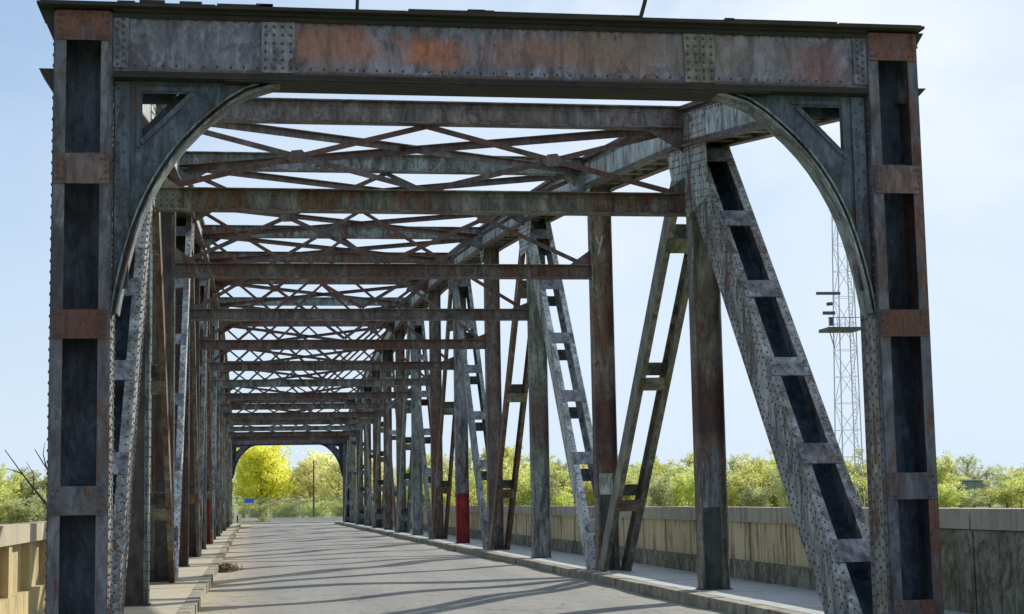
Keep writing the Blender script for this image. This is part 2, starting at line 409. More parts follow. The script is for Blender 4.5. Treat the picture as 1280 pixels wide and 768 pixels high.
def bracket(sx, yf, dn):
    yy = lambda a: yf - dn * a
    a_, b_ = 1.80, 2.25
    xc, zc = XI - .02 - a_, 6.86 - b_
    ctl = [(2.60, 6.875), (3.12, 6.72), (3.50, 6.44), (3.85, 6.09), (4.13, 5.69), (4.34, 5.25), (4.48, 4.8), (4.57, 4.4), (4.63, 4.05)]
    def cr(t):
        k = min(int(t), 7); u = t - k; p = [ctl[max(0, min(8, k + q))] for q in (-1, 0, 1, 2)]
        return tuple(.5 * (2 * p[1][c] + (p[2][c] - p[0][c]) * u + (2 * p[0][c] - 5 * p[1][c] + 4 * p[2][c] - p[3][c]) * u * u + (3 * p[1][c] - p[0][c] - 3 * p[2][c] + p[3][c]) * u ** 3) for c in (0, 1))
    arc = [cr(t / 2) for t in range(17)]
    def nrm(i):
        p, q = arc[max(0, i - 1)], arc[min(16, i + 1)]; d = Vector((q[0] - p[0], q[1] - p[1])).normalized(); return (-d.y, d.x)
    mb = MB()
    # plate with triangular opening, cut into quads around it
    T = [(3.80, 6.72), (4.37, 6.72), (4.37, 6.14)]
    cor = (XI - .02, 6.86)
    def P(p, a): return (sx * p[0], yy(a), p[1])
    def poly(pts): mb.prism([P(p, .12) for p in pts], (0, -dn * .02, 0))
    for i in range(16):                       # fan between the arc and the opening's long side
        s0, s1 = i / 16, (i + 1) / 16
        lerp = lambda s: (T[0][0] + (T[2][0] - T[0][0]) * s, T[0][1] + (T[2][1] - T[0][1]) * s)
        poly([arc[i], arc[i + 1], lerp(s1), lerp(s0)])
    poly([arc[0], T[0], T[1], cor]); poly([cor, T[1], T[2], (XI - .02, 6.14)])
    for i in range(1, 16):
        p, q = arc[i], arc[i + 1]; nx, nz = T[0][0] + .1 - p[0], 6.6 - p[1]
        c = (p[0] + .10 * nrm(i)[0], p[1] + .10 * nrm(i)[1])
        mb.rivet(P(c, .10), (0, dn, 0), .019)
        c = (c[0] + .05, c[1] - .055); mb.rivet(P(c, .10), (0, dn, 0), .019)
    # frame plates around the opening and along post and beam
    def strip(p, q, w, a=.098):
        d = Vector((q[0] - p[0], q[1] - p[1])).normalized(); n = Vector((-d.y, d.x)) * w
        mb.prism([P(p, a), P(q, a), P((q[0] + n.x, q[1] + n.y), a), P((p[0] + n.x, p[1] + n.y), a)], (0, -dn * .02, 0))
    strip((3.72, 6.745), (4.40, 6.745), .05); strip((4.39, 6.06), (4.39, 6.78), -.05, .094)
    strip((4.36, 6.09), (3.76, 6.70), -.06, .09)
    strip((XI - .21, 4.35), (XI - .21, 6.85), -.17, .086)
    for k in range(22): mb.rivet(P((XI - .15 + .07 * (k % 2), 4.45 + k * .11), .086), (0, dn, 0), .021)
    # tongue of the bracket running down the post
    poly([arc[16], (XI - .02, 4.05), (XI - .02, 6.14), T[2]])
    o = mb.build('portal_bracket', [M['bracket'], RV], bridge)
    q = MB()
    q.prism([P((3.3, 6.84), .42), P((3.95, 6.80), .42), P((4.45, 6.28), .42), P((4.45, 5.5), .42)], (0, -dn * .015, 0))
    q.prism([P((3.96, 6.80), .42), P((4.6, 6.80), .42), P((4.6, 6.66), .42), P((4.08, 6.66), .42)], (0, -dn * .015, 0))
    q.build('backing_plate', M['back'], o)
    q = MB()
    for ang, wd, off in ((0, .36, 0), (0, .08, .07)):
        for i in range(16):
            p, r = arc[i], arc[i + 1]
            n0, n1 = nrm(i), nrm(i + 1)
            i0 = (p[0] + n0[0] * off, p[1] + n0[1] * off); i1 = (r[0] + n1[0] * off, r[1] + n1[1] * off)
            o0 = (i0[0] + n0[0] * .022, i0[1] + n0[1] * .022); o1 = (i1[0] + n1[0] * .022, i1[1] + n1[1] * .022)
            ya = .0 if off == 0 else .03
            q.prism([P(i0, ya), P(i1, ya), P(o1, ya), P(o0, ya)], (0, -dn * wd, 0))
    q.build('arch_flange', M['green'], o)
for yf, dn in ((Y0 - .22, -1), (YE + .22, 1)):
    for sx in (-1, 1): bracket(sx, yf, dn)

# small projecting plates and rods of the near portal
for sx, z, zz in ((-1, 6.97, 6.70), (1, 6.97, 6.85), (-1, 7.70, 7.30), (1, 7.70, 7.50)):
    q = MB(); x = sx * (XO + .02); L = .17 if sx < 0 else .12
    q.prism([(x, Y0 - .2, z), (x + sx * L, Y0 - .2, z), (x, Y0 - .2, zz)], (0, .5, 0)); q.build('end_plate', M['capm'], bridge)
q = MB(); q.tube([(-1.8, 19.5, 7.75), (-1.79, 19.5, 8.02), (-1.82, 19.5, 8.6)], .022); q.build('roof_rod', M['capm'], bridge)
q = MB(); q.tube([(1.76, 19.5, 7.75), (1.84, 19.5, 8.02), (1.98, 19.5, 8.6)], .026); q.build('roof_rod', M['capm'], bridge)

# verticals ------------------------------------------------------------------
def vertical(sx, i):
    y = YN[i]; zt = CH[i] - .33
    x0, x1 = sorted((sx * (XI + .06), sx * (XI + .56)))
    D = .36; mb = MB(); far = i > 7
    split = []
    if sx > 0 and i == 1: split = [(ZW, 1.6, 3), (1.6, 2.68, 2), (2.68, zt, 0)]
    elif sx > 0 and i == 2: split = [(ZW, 1.88, 3), (1.88, 2.37, 2), (2.37, zt, 0)]
    elif (sx > 0 and i == 5) or (sx < 0 and i == 6): split = [(ZW, 2.08, 2), (2.08, zt, 0)]
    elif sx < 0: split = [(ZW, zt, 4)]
    else: split = [(ZW, zt, 0)]
    for a, c, m in split:
        whole = (sx > 0 and i == 5) or (sx < 0 and i == 6)
        mf = m if whole else 0
        mb.box(x0, x0 + .022, y - D / 2, y + D / 2, a, c, mf); mb.box(x1 - .022, x1, y - D / 2, y + D / 2, a, c, mf)
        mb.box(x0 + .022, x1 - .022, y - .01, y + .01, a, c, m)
        # connection angles at the corners of the web
        for sg in (-1, 1):
            mb.box(x0 + .022, x0 + .09, *sorted((y + sg * .0102, y + sg * .024)), a, c, mf); mb.box(x1 - .09, x1 - .022, *sorted((y + sg * .0102, y + sg * .024)), a, c, mf)
    mb.box(x0 - .03, x1 + .03, y - D / 2 - .03, y + D / 2 + .03, ZW - .01, ZW + .025, 3)   # base collar
    if i <= 4:
        z = .4
        while z < zt - .2:
            mb.rivet((x0 + .056, y - .024, z), (0, -1, 0), .016, .012, 1); mb.rivet((x1 - .056, y - .024, z), (0, -1, 0), .016, .012, 1)
            xs = x0 if sx > 0 else x1
            for ya in (-.12, .12): mb.rivet((xs, y + ya, z), (-sx, 0, 0), .017, .012, 1)
            z += .16
    slot2 = {(1, 1): 'greyb', (1, 2): 'mint', (1, 5): 'red', (-1, 6): 'red'}.get((sx, i), 'green')
    if sx > 0 and i == 3: pass
    main = ['olive', 'green', 'rusty', 'green', 'olive', 'green'][(i * 5 + (sx > 0) * 2) % 6]
    if sx > 0 and i in (1, 2, 3, 5): main = {1: 'post1', 2: 'post2', 3: 'post3', 5: 'greyb'}[i]
    if sx > 0 and i == 4: main = 'rusty'
    o = mb.build('vertical_post', [M[main], RV, M[slot2], M['postdark'], M['webdark']], bridge)
    if slot2 == 'red': o['label'] = 'vertical post with its lower part painted red'
    if slot2 == 'mint': o['label'] = 'vertical post with a pale green paint patch and a chalk mark'
    if slot2 == 'greyb' and i == 1: o['label'] = 'vertical post with a grey patch below deep red rust'
    if sx > 0 and i == 2:
        q = MB(); y -= .03
        q.bar((4.93, y, 7.93), (5.0, y, 7.74), .04, .006, (0, 1, 0)); q.bar((5.09, y, 7.95), (4.98, y, 7.5), .04, .006, (0, 1, 0))
        q.build('chalk_mark', M['mark'], o)
for i in range(1, NP):
    for sx in (-1, 1): vertical(sx, i)

# diagonals -------------------------------------------------------------------
sub_battens = 0
def diagonal(sx, i):
    """panel i, from node i to i+1; rises towards the upper node (odd nodes)"""
    global sub_battens
    up = (i % 2 == 0)
    far_half = i >= NP // 2
    lo, hi = (i, i + 1) if up else (i + 1, i)
    strong = up if not far_half else not up
    yl, yh = YN[lo], YN[hi]
    if i == 0: yl = Y0 + 1.35
    if i == NP - 1: yl = YE - 1.35
    if lo not in (0, NP): yl += (.35 if yh > yl else -.35)
    zl, zh = ZW - .2, CH[hi] - .2
    O, U, V, W, L = frame(yl, zl, yh, zh, sx)
    end = i in (0, NP - 1)
    if end: O = O + V * (.08 if i == 0 else -.08)
    D = .84 if end else (.62 if strong else .46)
    mt = 'mottled' if end else 'pale' if (strong and i in (2, 3)) else ('green' if strong else 'olive')
    wt = XO - XI
    mb = MB(); t = .022
    v0 = -D / 2
    for wa, wb in ((0, t), (wt - t, wt)):
        mb.obox(O, U, V, W, (0, L), (v0 + t, -v0 - t), (wa, wb))
    fl = .14 if strong else .11
    for vs in (v0, -v0 - t):               # flange legs on both edges
        mb.obox(O, U, V, W, (0, L), (vs, vs + t), (-.004, fl)); mb.obox(O, U, V, W, (0, L), (vs, vs + t), (wt - fl, wt + .004))
    if strong and i <= 4:
        u = .1; k = 0
        while u < L - .1:
            rows = [v0 + .07, -v0 - .07] + ([v0 + .2, -v0 - .2] if end else [])
            if end and k % 2 == 0: rows += [-.13, .13]
            for v in rows: mb.rivet(O + U * u + V * v - W * .0, (-sx, 0, 0), .021, .015)
            for w in (.05, wt - .05): mb.rivet(O + U * (u + .05) + V * v0 + W * w, -V, .018, .013)
            u += .15 if end else .2; k += 1
    dg = mb.build('diagonal', [M[mt], RV], bridge)
    if end:
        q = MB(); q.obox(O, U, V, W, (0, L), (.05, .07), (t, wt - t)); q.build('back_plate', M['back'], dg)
    nb = 6 if strong else 3
    rest = MB()
    for k in range(nb):
        if strong: u = L * (k + .62) / (nb + .15)
        else: u = L * (k + .75) / (nb + .4)
        hh = .20 if strong else .17
        for vs in ((v0 - .016, v0 - .001), (-v0 + .001, -v0 + .016)):
            q = MB() if (vs[0] < 0 and sub_battens < 74 and i < 8) else rest
            q.obox(O, U, V, W, (u - hh, u + hh), vs, (.012, wt - .012))
            if q is not rest:
                for du in (-.13, 0, .13):
                    for w in (.06, wt - .06): q.rivet(O + U * (u + du) + V * vs[0] + W * w, -V, .018, .013)
                q.build('batten_plate', [M['greyb'] if strong else M['olive'], RV], dg); sub_battens += 1
    if rest.v:
        o = rest.build('batten_plates', M['green'], dg); o['kind'] = 'stuff'
    return dg
for i in range(NP):
    for sx in (-1, 1): diagonal(sx, i)

# top chords ------------------------------------------------------------------
for sx in (-1, 1):
    web, cov, bot = MB(), MB(), MB()
    for i in range(NP):
        y0, y1, z0, z1 = YN[i], YN[i + 1], CH[i], CH[i + 1]
        if i == 0: z0 -= .02; 
        O, U, V, W, L = frame(y0, z0, y1, z1, sx)
        N_ = Vector((0, -U.z, U.y))     # up-ish
        wt = XO - XI
        for wa, wb in ((0, .022), (wt - .022, wt)):
            web.obox(O, U, N_, W, (0, L), (-.34, .34), (wa, wb))
        cov.obox(O, U, N_, W, (-.01, L + .01), (.342, .375), (-.11, wt + .11))
        cov.obox(O, U, N_, W, (0, L), (.24, .341), (-.02, -.001)); cov.obox(O, U, N_, W, (0, L), (.30, .341), (-.10, -.021))
        bot.obox(O, U, N_, W, (0, L), (-.375, -.342), (-.10, .09)); bot.obox(O, U, N_, W, (0, L), (-.375, -.342), (wt - .09, wt + .10))
        bot.obox(O, U, N_, W, (0, L), (-.34, -.25), (-.02, -.001))
        u = .8
        while u < L - .5:
            bot.obox(O, U, N_, W, (u, u + .35), (-.339, -.325), (.023, wt - .023)); u += 1.1
        if i < 5:
            u = .1
            while u < L:
                for v in (-.3, .2): web.rivet(O + U * u + N_ * v - W * .02 * 0, (-sx, 0, 0), .018, .026)
                u += .17
    c = web.build('top_chord', [M['pale'], RV], bridge)
    cov.build('chord_cover', M['brace'], c); bot.build('chord_bottom_flange', M['rusty'], c)

# gussets at the upper nodes (parallel to the truss plane) ----------------------
for sx in (-1, 1):
    for i in range(1, NP):
        mb = MB(); y = YN[i]; z = CH[i]
        x = sx * (XI - .016)
        sl = (CH[i + 1] - CH[i - 1]) / (2 * PAN)
        if i % 2 == 1:
            pts = [(-1.15, -.34), (-1.15, .3), (1.15, .3), (1.15, -.34), (.75, -1.25), (-.75, -1.25)]
            if i == 1: pts = [(-1.5, -.34), (-1.5, .3), (1.2, .3), (1.2, -.34), (.6, -1.3), (-.2, -1.7), (-1.55, -1.55)]
        else: pts = [(-.55, -.34), (-.55, .3), (.55, .3), (.55, -.34), (.25, -.75), (-.25, -.75)]
        P3 = [(x, y + a, z + b + (a * sl if b > -.5 else 0)) for a, b in pts]
        mb.prism(P3, (sx * .0145, 0, 0))
        if i <= 5:
            ya = min(p[0] for p in pts); yb = max(p[0] for p in pts); zb = min(p[1] for p in pts)
            a = ya + .08
            while a < yb - .04:
                b = zb + .08
                while b < .28:
                    # inside test on the polygon
                    ins = False; n = len(pts)
                    for k in range(n):
                        p, q = pts[k], pts[(k + 1) % n]
                        if (p[1] > b) != (q[1] > b) and a < (q[0] - p[0]) * (b - p[1]) / (q[1] - p[1]) + p[0]: ins = not ins
                    if ins and random.random() < .8: mb.rivet((x, y + a, z + b + a * sl), (-sx, 0, 0), .019, .014)
                    b += .13
                a += .13
        mb.build('gusset_plate', [M['pale'] if i < 5 else M['green'], RV], bridge)
        if i % 2 == 0:
            pass
# cross struts, sway bracing, laterals ------------------------------------------
tone = ['olive', 'rusty', 'rusty', 'rusty', 'rusty', 'green', 'rusty', 'green', 'rusty', 'olive', 'green', 'rusty', 'rusty']
def strut(y, z0, z1, mt, kind, rows=True, i_=1):
    mb = MB(); D = .30; XE = XI + .055
    mb.box(-XE, XE, y - .01, y + .01, z0 + .02, z1 - .02)
    mb.box(-XE, XE, y - D / 2, y + D / 2, z1 - .02, z1)
    mb.box(-XE, XE, y - D / 2, y + D / 2, z0, z0 + .02)
    for sg in (-1, 1):
        a, b = sorted((y + sg * .011, y + sg * .024)); mb.box(-XE, XE, a, b, z0 + .021, z0 + .10); mb.box(-XE, XE, a, b, z1 - .10, z1 - .021)
    if rows:
        x = -4.6
        while x < 4.6:
            for z in (z0 + .06, z1 - .06): mb.rivet((x, y - .024, z), (0, -1, 0), .015, .012)
            x += .2
    for sx in (-1, 1):      # end plates with rivets and, on the lower strut, a knee gusset above
        xa, xb = sorted((sx * (XI - .02), sx * (XI - .6)))
        if kind == 'lower':
            mb.prism([(sx * XE, y - .03, z0 + .02), (sx * (XI - .45), y - .03, z0 + .03), (sx * (XI - .45), y - .03, z1), (sx * XE, y - .03, z1 + (.36 if i_ < 3 else .2))], (0, -.012, 0), 0)
        else:
            mb.prism([(sx * (XI - .01), y - .03, z0 - .45), (sx * (XI - .8), y - .03, z0 + .03), (sx * (XI - .8), y - .03, z1 - .03), (sx * (XI - .01), y - .03, z1 - .03)], (0, -.012, 0), 0)
        if rows:
            for k in range(12): mb.rivet((sx * (XI - .1 - .1 * (k % 4)), y - .042, (z0 + .08 + .1 * (k // 4))), (0, -1, 0), .017, .012)
    return mb.build('lower_cross_strut' if kind == 'lower' else 'upper_cross_strut', [M[mt], RV], bridge)
for i in range(1, NP):
    y = YN[i]; zt = CH[i] + .36
    strut(y - .02, *((6.88, 7.27) if i == 1 else (6.92, 7.24)), tone[i - 1], 'lower', i < 5, i)
    strut(y - .02, zt - .40, zt, tone[(i + 3) % 13], 'upper', i < 4)
    za, zb = 7.29, zt - .42; hub = (za + zb) / 2
    for k, (x0, x1) in enumerate(((-XI + .15, 0), (0, XI - .15))):
        if zb - za > .4:
            for j, (a, b) in enumerate((((x0, zb), (x1, za)), ((x0, za), (x1, zb)))):
                mb = MB(); yb = y + .02 + .022 * j
                d = Vector((b[0] - a[0], 0, b[1] - a[1])).normalized(); 
                mb.bar((a[0], yb, a[1]), (b[0], yb, b[1]), .10, .012, (0, 1, 0)); mb.bar((a[0], yb + .04, a[1] + .045), (b[0], yb + .04, b[1] + .045), .012, .07, (0, 1, 0))
                mb.build('sway_brace', M['brace'], bridge)
            xm = (x0 + x1) / 2; q = MB(); q.prism([(xm - .2, y, hub - .05), (xm - .08, y, hub - .12), (xm + .1, y, hub - .11), (xm + .19, y, hub), (xm + .08, y, hub + .12), (xm - .1, y, hub + .1)], (0, -.014, 0))
            q.build('brace_hub_plate', [M['brace'], RV], bridge)
for i in range(0, NP):
    y0, y1 = YN[i], YN[i + 1]; z0, z1 = CH[i] + .1, CH[i + 1] + .1
    for j, (xa, xb) in enumerate(((-XI + .05, XI - .05), (XI - .05, -XI + .05))):
        if i == 0 : continue
        if i == NP - 1: continue
        mb = MB(); dz = -.06 * j
        mb.bar((xa, y0, z0 + dz), (xb, y1, z1 + dz), .20, .014); mb.bar((xa, y0, z0 + dz - .07), (xb, y1, z1 + dz - .07), .014, .14)
        mb.build('lateral_brace', M['brace'], bridge)

# bottom chords and cross girders below the deck
for sx in (-1, 1):
    q = MB(); x0, x1 = sorted((sx * XI, sx * XO)); q.box(x0, x1, Y0 - .3, YE + .3, -.95, -.36); q.build('bottom_chord', M['olive'], bridge)
for i in range(NP + 1): q = MB(); q.box(-XI, XI, YN[i] - .15, YN[i] + .15, -1.2, -.36); q.build('floor_beam', M['olive'], bridge)

# ------------------------------------------------------------------ deck, road, kerbs
def block(name, b, mt): q = MB(); q.box(*b); return struct(q.build(name, mt))
block('deck_slab', (-6.95, 6.95, Y0 - .6, YE + .6, -.35, -.07), M['block'])
# road sheet, finely divided so that it can be slightly uneven
def sheet(name, xs, ys, zf, mt):
    mb = MB(); n = len(xs)
    for y in ys:
        for x in xs: mb.v.append((x, y, zf(x, y)))
    for j in range(len(ys) - 1):
        for i in range(n - 1):
            mb.f.append((j * n + i, j * n + i + 1, (j + 1) * n + i + 1, (j + 1) * n + i)); mb.m.append(0)
    return struct(mb.build(name, mt))
def rz(x, y): return .012 * math.sin(x * 1.1 + y * .23) + .010 * math.sin(y * .61 + 1.3 * x) + .006 * math.sin(y * 1.7 - x * .7) - .004 * abs(x)
xs = [-4.05 + .3375 * i for i in range(25)]; xs[-1] = 4.33
sheet('road', xs, [-12 + .5 * i for i in range(326)], rz, M['road'])
def walk(x0, x1, joint, mt, y0, y1):
    mb = MB(); y = y0; k = 0
    while y < y1:
        d = random.uniform(-.004, .004); mb.box(x0, x1, y + .006, min(y + joint, y1) - .006, -.01, ZW + d); y += joint; k += 1
    return mb
struct(walk(-6.55, -4.22, 2.19, 0, 10, YE + 4).build('walkway_left', M['walkL']))
struct(walk(4.59, 6.55, 2.19, 0, 10, YE + 4).build('walkway_right', M['walkR']))
def kerb(xa, xb, y0, y1, jit, nm, mt):
    mb = MB(); y = y0
    while y < y1:
        dx = random.uniform(-jit, jit); L = 1.0; dz = random.uniform(-.01, .006)
        a, b = xa + dx, xb + (dx if False else 0)
        x0, x1 = (min(a, b), max(a, b))
        mb.box(x0, x1, y + .008, y + L - .008, -.03, ZW + .012 + dz); y += L
    struct(mb.build(nm, mt))
kerb(-4.0, -4.21, 8, YE + 4, .025, 'kerb_left', M['kerb'])
kerb(4.28, 4.54, 8, YE + 4, .03, 'kerb_right', M['kerb'])

# ------------------------------------------------------------------ parapets
def parapet(sx, y0, y1, cm, cp, lab):
    e = empty('concrete_parapet', (sx * 6.65, y0, ZW)); tag(e, lab, 'parapet')
    X = 6.55
    def bx(q, xa, xb, *r): a, b = sorted((sx * xa, sx * xb)); q.box(a, b, *r)
    y = y0; per = 2.21; base, cap = MB(), MB()
    while y < y1 - .1:
        ye = min(y + per, y1)
        d = random.uniform(-.004, .004)
        bx(cap, X - .04 + d, X + .34, y + .004, ye - .004, 1.28, 1.566 + d)
        p = MB()
        if sx < 0: bx(p, X, X + .26, y, y + .30, .521, 1.279)
        else: bx(p, X + .02, X + .26, y, y + .09, .521, 1.279)
        p.build('pilaster', cm, e)
        p = MB()
        if sx < 0: bx(p, X + .12, X + .22, y + .301, ye - .001, .521, 1.279)
        else: bx(p, X + .045, X + .22, y + .115, ye - .03, .521, 1.279)
        p.build('panel', cm, e)
        y += per
    y = y0
    while y < y1 - .1:
        ye = min(y + 8.84, y1); bx(base, X - .03, X + .32, y + .004, ye - .004, ZW - .03, .52); y += 8.84
    if sx > 0: bx(base, X + .225, X + .25, y0, y1, .521, 1.279)
    base.build('base', cm if sx < 0 else M['block'], e); cap.build('cap', cp, e)
    return e
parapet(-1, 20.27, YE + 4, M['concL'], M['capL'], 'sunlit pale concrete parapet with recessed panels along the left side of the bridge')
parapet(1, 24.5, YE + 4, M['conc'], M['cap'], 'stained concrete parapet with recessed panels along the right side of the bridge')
for sx, ya, yb, lab in ((1, 12.2, 24.49, 'plain mossy concrete end wall of the right parapet beside the near portal'),
                        ):
    e = empty('parapet_end_wall', (sx * 6.7, ya, ZW)); tag(e, lab, 'wall')
    q = MB(); c = MB(); y = ya
    for a, b in ((12.2, 16.5), (16.5, 20.93), (20.96, 24.49)):
        q.box(6.55, 6.95, a + .01, b - .01, ZW - .1, 1.275); c.box(6.515, 6.98, a + .012, b - .012, 1.29, 1.566)
        q.box(6.60, 6.92, a + .02, b - .02, 1.27, 1.292)
    q.build('wall_body', M['block'], e); c.build('cap', M['cap'], e)

# dirt clump at the left kerb
def clump():
    mb = MB(); n, m_ = 14, 6; rnd = random.Random(4)
    for j in range(m_ + 1):
        ph = j / m_ * math.pi / 2
        for i in range(n):
            t = 2 * math.pi * i / n; r = (1 + rnd.uniform(-.25, .25)); 
            mb.v.append((-3.76 + .24 * math.cos(t) * math.cos(ph) * r, 46.2 + .7 * math.sin(t) * math.cos(ph) * r, -.02 + .2 * math.sin(ph) * (1 + rnd.uniform(-.2, .2))))
    for j in range(m_):
        for i in range(n):
            q = (i + 1) % n; mb.f.append((j * n + i, j * n + q, (j + 1) * n + q, (j + 1) * n + i)); mb.m.append(0)
    for k in range(160):     # dry weed blades
        x, y = -3.75 + rnd.gauss(0, .13), 46.2 + rnd.gauss(0, .4); h = rnd.uniform(.08, .26); dx, dy = rnd.uniform(-.07, .07), rnd.uniform(-.07, .07)
        k0 = len(mb.v); mb.v += [(x - .014, y, .0), (x + .014, y + .01, .0), (x + dx, y + dy, h)]; mb.f.append((k0, k0 + 1, k0 + 2)); mb.m.append(0)
    return tag(mb.build('dirt_clump', M['dirt']), 'small brown clump of dirt and dry weeds lying against the left kerb', 'dirt')
clump()

# ------------------------------------------------------------------ land
def ss(a, b, x): t = max(0, min(1, (x - a) / (b - a))); return t * t * (3 - 2 * t)
def hz(x, y):
    valley = ss(17, 30, y) * (1 - ss(134, 147, y))
    river = ss(34, 44, y) * (1 - ss(112, 124, y))
    near = (1 - ss(7.2, 16, abs(x))) if y < 60 else 1
    h = -4.0 * valley - 2.2 * river
    if y < 20: h = -4.0 * ss(7.2, 16, abs(x)) if True else h
    elif y < 60: h = min(h, -4.0 * ss(7.2, 16, abs(x)))
    h += .12 * math.sin(x * .07 + 1) * math.sin(y * .05) if (abs(x) > 20) else 0
    return h - .13
gx = [-1800, -900, -400, -200, -120, -90, -70, -55, -45, -35, -28, -22, -18, -14, -11, -9, -7.3, -4, 0, 4, 7.3, 9, 11, 14, 18, 22, 28, 35, 45, 55, 70, 90, 120, 200, 400, 900, 1800]
gy = [-900, -300, -100, -40, -12, 0, 8, 12, 16, 18.8] + [19.4, 21, 23, 26, 30, 34, 38, 44, 52, 60, 75, 90, 105, 112, 118, 124, 130, 134, 138, 141, 144, 147, 152, 160, 175, 200, 240, 300, 450, 800, 1600, 3500]
sheet('ground', gx, gy, hz, M['grass'])
q = MB(); q.box(-1500, 1500, 36, 122, -5.3, -5.2); struct(q.build('river_water', M['water']))
# abutments
q = MB(); q.box(-7, 7, Y0 - 1.2, Y0 - .65, -5, -.12); q.box(-7, 7, YE + .65, YE + 1.2, -5, -.12); struct(q.build('abutment', M['block']))
# far crossing road
q = MB(); q.box(-60, 60, 151.2, 158.6, -.12, -.065); struct(q.build('crossing_road', M['road']))
q = MB(); q.box(-60, 60, 158.8, 161.5, -.12, .03); struct(q.build('verge_strip', M['walkL']))

# low white wall, barrier, posts, sign, fence, pole beyond the bridge
q = MB()
q.box(-1.35, 9.5, 164.8, 165.05, -.05, .36)
for k in range(6): q.box(-1.3 + 2.1 * k, -1.22 + 2.1 * k, 164.76, 164.79, -.05, .34)
q.box(-1.4, 9.55, 164.75, 165.1, .361, .42)
tag(q.build('low_white_wall', M['white']), 'long low white wall across the far end of the road', 'wall')
e = empty('white_road_barrier', (-3.2, 163, 0)); tag(e, 'short white road barrier standing on legs at the far left end of the road', 'barrier')
q = MB(); q.prism([(-4.1, 163, .22), (-4.05, 163, .46), (-3.9, 163, .52), (-2.6, 163, .5), (-2.45, 163, .42), (-2.4, 163, .22)], (0, .12, 0)); q.build('rail', M['white'], e)
for x in (-3.95, -2.55): q = MB(); q.box(x, x + .1, 163.02, 163.1, -.05, .22); q.build('leg', M['galv'], e)
e = empty('guide_post', (-4.55, 160, 0)); tag(e, 'white guide post with a dark band beside the left end of the road', 'post')
q = MB(); q.prism([(-4.75, 160, -.05), (-4.75, 160, 1.45), (-4.62, 160, 1.55), (-4.42, 160, 1.3), (-4.38, 160, -.05)], (0, .2, 0)); q.build('post_body', M['white'], e)
q = MB(); q.box(-4.5, -4.37, 159.96, 159.997, .1, .8); q.build('dark_band', M['capm'], e)
e = empty('blue_sign', (-3.3, 166.5, 0)); tag(e, 'small blue sign on a thin post in front of the green mesh fence', 'sign')
q = MB(); q.box(-3.78, -2.88, 166.45, 166.48, 1.95, 2.42); q.build('sign_plate', M['blue'], e)
q = MB(); q.tube([(-3.33, 166.52, -.05), (-3.33, 166.52, 2.4)], .035); q.build('sign_post', M['galv'], e)
e = empty('mesh_fence', (1, 170, 0)); tag(e, 'grey green mesh fence behind the low white wall at the far end', 'fence')
q = MB(); x = -9.0
while x < 12: q.box(x, x + .03, 170, 170.02, .1, 2.45); x += .14
for z in (.15, .5, .9, 1.3, 1.7, 2.1, 2.42): q.box(-9, 12, 169.975, 169.998, z, z + .03)
q.build('mesh_panel', M['fence'], e)
for k in range(9): q = MB(); q.box(-9 + 2.6 * k, -8.92 + 2.6 * k, 170.03, 170.11, -.05, 2.55); q.build('fence_post', M['galv'], e)
e = empty('wooden_pole', (3.05, 165.6, 0)); tag(e, 'tall brown wooden utility pole beyond the far portal', 'pole')
q = MB(); q.tube([(3.05, 165.6, -.1), (3.06, 165.6, 3), (3.08, 165.6, 6.1)], [.10, .09, .07]); q.build('pole_shaft', M['wood'], e)
q = MB(); q.tube([(3.08, 165.6, 5.85), (3.35, 165.55, 5.95)], .02); q.tube([(3.35, 165.55, 5.9), (3.35, 165.55, 6.05)], .04); q.build('insulator_arm', M['galv'], e)

# shed
e = empty('grey_shed', (80, 200, 0)); tag(e, 'long grey flat roofed shed behind the bushes right of the near portal', 'shed')
q = MB(); q.box(70, 91.5, 200, 210, -.3, 3.1); 
for k in range(21): q.box(70.4 + k, 70.5 + k, 199.93, 199.99, 0, 3.05)
q.build('wall', M['shed'], e)
q = MB(); q.prism([(69.9, 199.8, 3.1), (91.6, 199.8, 3.1), (91.6, 199.8, 3.2), (80.5, 199.8, 3.3), (69.9, 199.8, 3.2)], (0, 10.4, 0)); q.build('roof', M['shedroof'], e)
q = MB(); q.box(84, 87, 199.9, 199.98, 0, 2.8); q.build('door', M['galv'], e)

